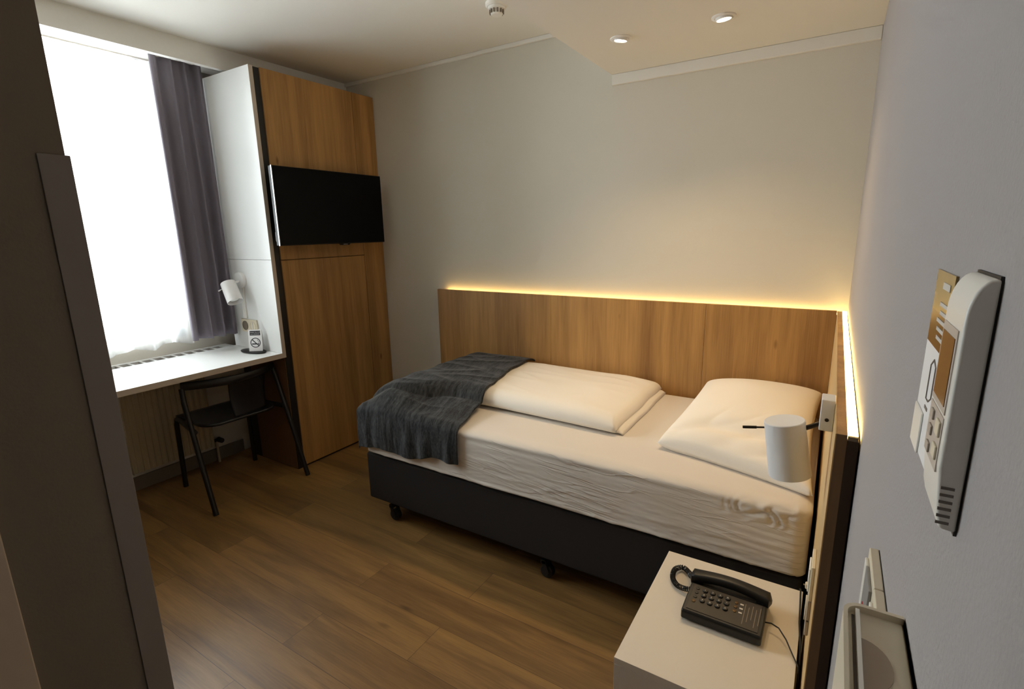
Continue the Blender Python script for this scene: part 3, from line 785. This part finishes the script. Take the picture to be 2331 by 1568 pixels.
pr.box(ctr[0] + 0.014, ctr[0] + 0.021, ctr[1] - 0.011, ctr[1] - 0.004, 0.0, 0.0007)
sm = [(ctr[0] + 0.016 + 0.004 * math.sin(i * 0.9), ctr[1] + 0.0 + i * 0.003, 0.0004) for i in range(7)]
pr.tube(sm, 0.0011, 6)
pr.build('printed_symbol', M['navy'], ns)
tx = MB(CM)
tx.text('THANK YOU FOR', 0.0075, Matrix.Translation((cw / 2, hh - 0.0165, 0.0009))).text('NOT SMOKING', 0.0075, Matrix.Translation((cw / 2, hh - 0.0275, 0.0009)))
tx.build('lettering', M['card'], ns)

# ------------------------------------------------------------------ bedside table and things by it
nt = thing('bedside_table', 'white laminate bedside table beside the bed under the telephone', 'bedside table', (-0.255, -1.39, 0))
NX0, NX1, NY0, NY1 = -0.456, -0.055, -1.647, -1.127
MB().box(NX0, NX1, NY0, NY1, 0.381, 0.400).build('top', M['nstand'], nt, bevel=0.0008)
MB().box(NX0 + 0.018, NX1, NY0 + 0.0, NY1, 0.06, 0.3805).build('body', M['nstand'], nt, bevel=0.0008)
MB().box(NX0, NX0 + 0.0175, NY0 + 0.001, NY1 - 0.001, 0.225, 0.378).build('drawer_front', M['nstand'], nt, bevel=0.0008)
MB().box(NX0, NX0 + 0.0175, NY0 + 0.001, NY1 - 0.001, 0.064, 0.222).build('drawer_front', M['nstand'], nt, bevel=0.0008)
MB().box(NX0 + 0.05, NX1 - 0.02, NY0 + 0.03, NY1 - 0.03, 0.0, 0.06).build('plinth', M['black'], nt)

pw = thing('headboard_socket', 'pale double socket on the headboard edge above bedside table', 'socket', (-0.05, -1.45, 0.62))
MB().box(-0.0485, -0.0406, -1.50, -1.415, 0.632, 0.720).build('upper_plate', M['cream'], pw, bevel=0.002)
tag(MB().box(-0.0485, -0.0406, -1.50, -1.415, 0.540, 0.630).build('lower_plate', M['recess2'], pw, bevel=0.002), 'browner lower plate')
MB().box(-0.0525, -0.0486, -1.485, -1.43, 0.645, 0.705).build('rocker', M['plastic'], pw, bevel=0.002)
MB().lathe((-0.0486, -1.4575, 0.585), (-1, 0, 0), [(0, 0.028), (0.003, 0.028), (0.003, 0.022), (0.0005, 0.021), (0.0005, 0.0)], 28).build('insert', M['cream'], pw, smooth=True)
MB().lathe((-0.0445, -1.5003, 0.580), (0, -1, 0), [(0, 0.0022), (0.0006, 0.0022), (0.0006, 0.0)], 12).build('screw', M['darksteel'], pw)
sp = thing('plug', 'small pale plug at the headboard above the table rear edge', 'plug', (-0.05, -1.2, 0.45))
MB().box(-0.053, -0.0406, -1.212, -1.196, 0.468, 0.484).build('body', M['cream'], sp, bevel=0.003)
MB().cyl((-0.0531, -1.204, 0.476), (-0.0575, -1.204, 0.476), 0.0024, n=8).build('pin', M['steel'], sp)

# telephone: own frame, x to the right along its width, y away from the viewer
TP = Matrix.Translation((-0.240, -1.335, 0.4005)) @ Matrix.Rotation(math.radians(-0.5), 4, 'Z')
ph = thing('telephone', 'black corded desk telephone on the white bedside table', 'telephone', (-0.240, -1.335, 0.4005), math.radians(-0.5))
W2 = 0.103
pb = MB(TP)
side = [(-0.092, 0.004), (-0.092, 0.027), (-0.086, 0.032), (0.030, 0.041), (0.040, 0.032), (0.080, 0.034), (0.088, 0.030), (0.088, 0.004)]
pb.prism(side, 'X', -W2, W2)
pb.build('base', M['phone'], ph, bevel=0.005, seg=3)
for sx in (-0.08, 0.08):
    for sy in (-0.075, 0.075): MB(TP).lathe((sx, sy, 0.0), (0, 0, 1), [(0, 0.008), (0.006, 0.008)], 14).build('foot', M['rubber'], ph)
slope = (0.041 - 0.032) / (0.030 + 0.086)
ang = math.atan(slope)
FM = TP @ Matrix.Translation((0, -0.028, 0.032 + slope * 0.058 + 0.0002)) @ Matrix.Rotation(ang, 4, 'X')   # face frame
fp = MB(FM).box(-0.092, 0.092, -0.052, 0.052, -0.001, 0.0012)
fp.build('face_plate', M['phoneface'], ph, bevel=0.0005)
digits = ['1', '2', '3', '', '4', '5', '6', '', '7', '8', '9', '']
for r_ in range(3):
    for c_ in range(4):
        x = -0.058 + c_ * 0.0205; y = 0.034 - r_ * 0.021
        kb = MB(FM).lathe((x, y, 0.001), (0, 0, 1), [(0, 0.0078), (0.003, 0.0074), (0.0042, 0.006), (0.0042, 0.0)], 18)
        s = [['1', '2', '3', 'R'], ['4', '5', '6', '*'], ['7', '8', '9', '0']][r_][c_]
        kb.cur = 1; kb.text(s, 0.0085, Matrix.Translation((x, y, 0.0054)))
        kb.build('key', [M['phone'], M['ink']], ph, smooth=True)
for r_ in range(4):
    MB(FM).lathe((-0.079 - 0.0, 0.036 - r_ * 0.018, 0.001), (0, 0, 1), [(0, 0.0052), (0.0022, 0.0048), (0.0026, 0.0)], 14).build('key', M['bronze'] if r_ == 3 else M['phone'], ph, smooth=True)
lb = MB(FM)
for r_ in range(3):
    MB(FM).lathe((0.027, 0.030 - r_ * 0.0165, 0.001), (0, 0, 1), [(0, 0.0050), (0.0022, 0.0046), (0.0026, 0.0)], 14).build('key', M['bronze'], ph, smooth=True)
    lb.box(0.037, 0.046, 0.028 - r_ * 0.0165, 0.033 - r_ * 0.0165, 0.0012, 0.0018)
lb.cur = 1
for q in range(5):
    lb.box(0.050 + 0.0095 * q, 0.052 + 0.0095 * q, -0.040 + 0.012 * (q % 3), 0.038 - 0.009 * (q % 2), 0.0012, 0.0014)
lb.build('label_strip', [M['ink'], M['recess']], ph)
hs = MB(TP)
rr = []
nH = 30
for i in range(nH + 1):
    t = 2 * i / nH - 1; x = 0.112 * t
    z = 0.060 - 0.018 * t * t; hw = 0.019 + 0.006 * abs(t) ** 3; hz = 0.013 + 0.005 * abs(t) ** 4
    if abs(t) > 0.93: k_ = math.sqrt(max(0.05, 1 - ((abs(t) - 0.93) / 0.07) ** 2)); hw *= k_; hz *= k_
    rr.append([(x, 0.054 + hw * math.copysign(abs(math.cos(2 * PI * q / 20)) ** 0.6, math.cos(2 * PI * q / 20)), z + hz * math.copysign(abs(math.sin(2 * PI * q / 20)) ** 0.7, math.sin(2 * PI * q / 20))) for q in range(20)])
hs.rings(rr)
hs.build('handset', M['phone'], ph, smooth=True, angle=60)
for xx in (-0.098, 0.070): MB(TP).box(xx, xx + 0.028, 0.042, 0.074, 0.030, 0.036).build('cradle', M['phone'], ph, bevel=0.003)
# coiled handset cord looping left of the phone
def smooth_path(P, k=10):
    P = [Vector(p) for p in P]; Q = [P[0]] + P + [P[-1]]; out = []
    for a, b, c, d in zip(Q[:-3], Q[1:-2], Q[2:-1], Q[3:]):
        for q in range(k):
            t = q / k
            out.append(0.5 * ((2 * b) + (c - a) * t + (2 * a - 5 * b + 4 * c - d) * t * t + (3 * b - a - 3 * c + d) * t ** 3))
    return out + [P[-1]]
cpath = smooth_path([(-0.104, 0.058, 0.040), (-0.114, 0.074, 0.026), (-0.126, 0.104, 0.013), (-0.150, 0.124, 0.011), (-0.170, 0.102, 0.011), (-0.166, 0.060, 0.011), (-0.147, 0.031, 0.012), (-0.128, 0.022, 0.014), (-0.114, 0.020, 0.017), (-0.1032, 0.020, 0.019)])
# arc-length resample, then wind a helix round it
def resample(P, n):
    L = [0.0]
    for a, b in zip(P[:-1], P[1:]): L.append(L[-1] + (b - a).length)
    out = []; j = 0
    for i in range(n):
        s = L[-1] * i / (n - 1)
        while j < len(L) - 2 and L[j + 1] < s: j += 1
        t = (s - L[j]) / max(1e-9, L[j + 1] - L[j]); out.append(P[j].lerp(P[j + 1], min(1, t)))
    return out
cp = resample(cpath, 900); hel = []
for i, p in enumerate(cp):
    tdir = (cp[min(i + 1, 899)] - cp[max(i - 1, 0)]).normalized(); u = tdir.cross(Vector((0, 0, 1))).normalized(); w = tdir.cross(u)
    a = i * 2 * PI / 19.0; hel.append(p + (u * math.cos(a) + w * math.sin(a)) * 0.0068 + Vector((0, 0, 0.0)))
for p in hel: p.z = max(p.z, 0.0022)
MB(TP).tube(hel, 0.0016, 6).build('coiled_cord', M['phone'], ph, smooth=True)
# line cord from the phone to the gap by the headboard
lc = [Vector(p) for p in ((-0.139, -1.343, 0.418), (-0.122, -1.345, 0.423), (-0.103, -1.355, 0.424), (-0.083, -1.382, 0.418), (-0.066, -1.417, 0.411), (-0.050, -1.450, 0.406), (-0.0475, -1.462, 0.38), (-0.0475, -1.466, 0.30))]
MB().tube(resample(lc, 60), 0.0019, 8).build('line_cord', M['rubber'], ph, smooth=True)
cc = [Vector(p) for p in ((-0.066, -1.113, 0.33), (-0.064, -1.118, 0.40), (-0.062, -1.145, 0.417), (-0.0595, -1.20, 0.409), (-0.057, -1.28, 0.405), (-0.0505, -1.36, 0.404), (-0.0475, -1.41, 0.385), (-0.0475, -1.43, 0.30))]
tag(MB().tube(resample(cc, 60), 0.0024, 8).build('cable', M['rubber'], None, smooth=True), 'thin black cable lying along the table edge by the headboard', 'cable')

# ------------------------------------------------------------------ ceiling fittings
def downlight(x, y, label, tilt):
    t = thing('downlight', label, 'downlight', (x, y, ZS), 0, 'downlights in the lowered ceiling')
    MB().lathe((x, y, ZS), (0, 0, -1), [(0.0, 0.044), (0.003, 0.044), (0.005, 0.041), (0.0055, 0.033), (0.001, 0.031)], 40).build('ring', M['lampmetal'], t, smooth=True)
    d = Vector((tilt[0], tilt[1], -1)).normalized(); c = Vector((x, y, ZS - 0.0005))
    MB().lathe(c, d, [(0.0, 0.031), (0.010, 0.029), (0.010, 0.026), (0.004, 0.024)], 36).build('gimbal', M['lampmetal'], t, smooth=True)
    MB().lathe(c + d * 0.004, d, [(0.0, 0.024), (0.0035, 0.023), (0.006, 0.015), (0.007, 0.0)], 32).build('bulb', M['bulb'], t, smooth=True)
    return t
DL = [(-0.918, -0.482), (-0.518, -0.470)]
downlight(DL[0][0], DL[0][1], 'round downlight farther from the right wall in lowered ceiling', (-0.15, 0.05))
downlight(DL[1][0], DL[1][1], 'round downlight nearer the right wall in lowered ceiling', (0.1, 0.1))
sd = thing('smoke_detector', 'white smoke detector on the ceiling beside the lowered ceiling', 'smoke detector', (-1.52, -0.50, ZC))
MB().lathe((-1.525, -0.49, ZC), (0, 0, -1), [(0, 0.052), (0.012, 0.052), (0.018, 0.046), (0.018, 0.0)], 40).build('base', M['plastic'], sd, smooth=True)
MB().lathe((-1.525, -0.49, ZC - 0.018), (0, 0, -1), [(0, 0.040), (0.010, 0.040), (0.014, 0.030), (0.030, 0.028), (0.034, 0.024), (0.035, 0.0)], 36).build('sensor_head', M['plastic'], sd, smooth=True)
fi = MB()
for q in range(12):
    a = 2 * PI * q / 12 + 0.2; c_, s_ = math.cos(a), math.sin(a)
    fi.xf = Matrix.Translation((-1.525, -0.49, ZC - 0.030)) @ Matrix.Rotation(a, 4, 'Z'); fi.box(0.0286, 0.0345, -0.0035, 0.0035, -0.016, 0.0)
fi.build('vent_slots', M['recess'], sd)

# ------------------------------------------------------------------ right wall: remote in holder, notice, switches, key card holder
rc = thing('remote_control', 'white air conditioner remote with amber display in wall holder', 'remote control', (0, -2.347, 1.30))
RY0, RY1, RX = -2.372, -2.318, -0.0128
# side outline of the remote (x, z): rounded head at the top
out = [(-0.0008, 1.308), (-0.0085, 1.309), (-0.0105, 1.318), (RX, 1.345), (RX, 1.428)]
for q in range(1, 9):
    a = q / 8 * PI / 2; out.append((RX + 0.0098 * (1 - math.cos(a)), 1.428 + 0.0225 * math.sin(a)))
out.append((-0.0008, 1.451))
MB().prism(out, 'Y', RY0, RY1).build('body', M['plastic'], rc, bevel=0.0028, seg=3)
MB().box(RX - 0.0006, RX + 0.0006, RY0 + 0.007, RY1 - 0.005, 1.374, 1.422).build('display_surround', M['remotegrey'], rc)
MB().box(RX - 0.0010, RX, RY0 + 0.010, RY1 - 0.009, 1.378, 1.417).build('display', M['lcd'], rc)
MB().box(RX - 0.0005, RX + 0.0004, RY0 + 0.007, RY1 - 0.005, 1.340, 1.372).build('key_field', M['remotegrey'], rc)
for (y, z, w, h) in ((-2.357, 1.364, 0.011, 0.009), (-2.336, 1.366, 0.009, 0.006), (-2.336, 1.356, 0.009, 0.006), (-2.357, 1.350, 0.011, 0.008), (-2.336, 1.345, 0.009, 0.006)):
    MB().box(RX - 0.0017, RX - 0.0003, y - w / 2, y + w / 2, z - h / 2, z + h / 2).build('button', M['buttons'] if w < 0.0105 else M['cream'], rc, bevel=0.0006)
ho = MB().box(-0.0135, -0.0004, RY0 - 0.0022, RY0 - 0.0004, 1.306, 1.325)
gr = MB()
for q in range(6): gr.box(-0.0105, -0.0045, RY0 - 0.0006, RY0 + 0.0004, 1.3125 + q * 0.0042, 1.3140 + q * 0.0042)
gr.build('grip_grooves', M['line'], rc)
MB().box(-0.0016, -0.0001, RY0 + 0.001, RY1 - 0.001, 1.306, 1.452).build('wall_mount', M['black'], rc)

nc = thing('wall_sign', 'gold and white notice card on the wall behind remote', 'sign', (0, -2.24, 1.30))
MB().box(-0.0018, -0.0002, -2.262, -2.187, 1.300, 1.3855).build('card', M['card'], nc)
MB().box(-0.0018, -0.0002, -2.262, -2.187, 1.3855, 1.412).build('bronze_band', M['bronze'], nc)
MB().box(-0.0018, -0.0002, -2.262, -2.187, 1.412, 1.443).build('gold_band', M['gold'], nc)
pt = MB()
for q in range(5): pt.box(-0.0022, -0.0018, -2.262 - 0.003 * (q % 2), -2.225 + 0.004 * (q % 3), 1.393 + q * 0.0062, 1.3958 + q * 0.0062)
pt.box(-0.0022, -0.0018, -2.250, -2.222, 1.4305, 1.4355)
pt.build('white_print', M['ink'], nc)
ol = MB().tube([(-0.0019, -2.225, 1.345), (-0.0019, -2.225, 1.372), (-0.0019, -2.235, 1.378), (-0.0019, -2.245, 1.374), (-0.0019, -2.245, 1.350), (-0.0019, -2.235, 1.345)], 0.0007, 6, closed=True)
ol.box(-0.0022, -0.0018, -2.236, -2.224, 1.337, 1.3395)
ol.build('outline_drawing', M['line'], nc)
MB().box(-0.0034, -0.0018, -2.226, -2.189, 1.2985, 1.332).build('clear_holder', M['plastic'], nc, bevel=0.0016)

sw = thing('light_switch', 'pale double light switch low on the right wall', 'light switch', (0, -2.16, 1.09))
MB().box(-0.0092, -0.0008, -2.164, -2.087, 1.050, 1.130).build('frame', M['cream'], sw, bevel=0.0012)
MB().box(-0.0092, -0.0008, -2.241, -2.165, 1.050, 1.130).build('frame', M['cream'], sw, bevel=0.0012)
MB().box(-0.0125, -0.0093, -2.111, -2.094, 1.060, 1.121).build('rocker', M['plastic'], sw, bevel=0.001)
MB().box(-0.0122, -0.0093, -2.158, -2.112, 1.056, 1.121).build('insert', M['greyplast'], sw, bevel=0.0008)
MB().box(-0.0122, -0.0093, -2.232, -2.174, 1.060, 1.121).build('rocker', M['plastic'], sw, bevel=0.001)
MB().box(-0.0130, -0.0120, -2.134, -2.125, 1.064, 1.086).build('indicator', M['red'], sw)
MB().box(-0.0008, 0.0, -2.2405, -2.0875, 1.0505, 1.1295).build('switch_gap_shade', M['black'], sw)  # thin black layer standing in for the shadow gap at the wall

kc = thing('key_card_switch', 'white key card switch box nearest the camera on right wall', 'card switch', (0, -2.34, 1.14))
def plan(r, x0, ya, yb):
    p = [(-0.0008, yb)]
    for q in range(9):
        a = q / 8 * PI / 2; p.append((x0 + r - r * math.sin(a), yb - r + r * math.cos(a)))
    for q in range(9):
        a = q / 8 * PI / 2; p.append((x0 + r - r * math.cos(a), ya + r - r * math.sin(a)))
    p.append((-0.0008, ya)); return p
MB().prism(plan(0.013, -0.0405, -2.394, -2.274), 'Z', 1.094, 1.1765).build('body', M['cream'], kc, bevel=0.0015)
# raised rim round the top with a card slot and a flat half-round inlay, the finger recess's shade put into its colour
rim = MB()
po_, pi_ = plan(0.013, -0.0405, -2.394, -2.274), plan(0.010, -0.0375, -2.391, -2.2775)
n = len(po_)
rim.rings([[(a[0], a[1], z) for a in po_] for z in (1.1765, 1.1818)], cap=False)
rim.rings([[(a[0], a[1], z) for a in pi_] for z in (1.1818, 1.1765)], cap=False)
rim.rings([[(a[0], a[1], 1.1818) for a in po_], [(a[0], a[1], 1.1818) for a in pi_]], cap=False)
rim.build('rim', M['cream'], kc)
MB().box(-0.0345, -0.0325, -2.385, -2.284, 1.1765, 1.1772).build('card_slot', M['darksteel'], kc)
MB().box(-0.0322, -0.0295, -2.388, -2.281, 1.1765, 1.1815).build('slot_lip', M['plastic'], kc)
hm = [(-0.0293, -2.335 - 0.026)] + [(-0.0293 + 0.0185 * math.sin(q / 16 * PI), -2.335 - 0.026 * math.cos(q / 16 * PI)) for q in range(1, 16)] + [(-0.0293, -2.335 + 0.026)]
MB().prism(hm, 'Z', 1.1766, 1.1771).build('finger_recess_shade', M['recess2'], kc)
MB().box(-0.0008, 0.0, -2.393, -2.275, 1.095, 1.178).build('card_gap_shade', M['black'], kc)  # black sliver painted as the shade between card box and wall

# ------------------------------------------------------------------ light
def add_light(name, typ, loc, rot, energy, col, **kw):
    l = bpy.data.lights.new(name, typ); l.energy = energy; l.color = col
    for k_, v_ in kw.items(): setattr(l, k_, v_)
    o = bpy.data.objects.new(name, l); COL.objects.link(o); o.location = loc; o.rotation_euler = rot
    return o
# daylight outside the window
add_light('daylight', 'AREA', (-3.82, -1.70, 1.68), (0, -PI / 2, 0), 154.0, (0.93, 0.97, 1.0), shape='RECTANGLE', size=1.75, size_y=1.5)
for x, y in DL:
    add_light('downlight_beam', 'SPOT', (x, y, ZS - 0.022), (-0.20, 0, 0), 22.5, (1.0, 0.72, 0.40), spot_size=math.radians(118), spot_blend=1.0, shadow_soft_size=0.025)

w = bpy.data.worlds.new('sky'); scene.world = w; w.use_nodes = True
bg = w.node_tree.nodes['Background']; bg.inputs['Color'].default_value = (0.9, 0.95, 1.0, 1); bg.inputs['Strength'].default_value = 6.0

# ------------------------------------------------------------------ camera
cam = bpy.data.cameras.new('camera'); co = bpy.data.objects.new('camera', cam); COL.objects.link(co); scene.camera = co
cam.sensor_width = 36.0; cam.lens = 1162.33 / 2331.0 * 36.0; cam.clip_start = 0.02; cam.clip_end = 60
yaw, pitch, roll = math.radians(32.1561), math.radians(-12.5219), math.radians(-1.1141)
fw = Vector((-math.sin(yaw) * math.cos(pitch), math.cos(yaw) * math.cos(pitch), math.sin(pitch)))
rt = Vector((math.cos(yaw), math.sin(yaw), 0)); upv = rt.cross(fw)
r2 = rt * math.cos(roll) + upv * math.sin(roll); u2 = -rt * math.sin(roll) + upv * math.cos(roll)
mw = Matrix((r2.to_4d(), u2.to_4d(), (-fw).to_4d(), (0, 0, 0, 1))).transposed()
for i in range(3): mw[3][i] = 0.0
mw[0][3], mw[1][3], mw[2][3] = -0.0738, -2.7206, 1.4792; mw[3][3] = 1.0
co.matrix_world = mw

scene.view_settings.view_transform = 'Standard'; scene.view_settings.look = 'None'
scene.view_settings.exposure = 0.0; scene.view_settings.gamma = 1.0; scene.view_settings.use_curve_mapping = False
scene.cycles.use_denoising = True
scene.cycles.max_bounces = 9; scene.cycles.diffuse_bounces = 5; scene.cycles.transparent_max_bounces = 12
scene.cycles.sample_clamp_indirect = 6.0
scene.cycles.caustics_reflective = False; scene.cycles.caustics_refractive = False
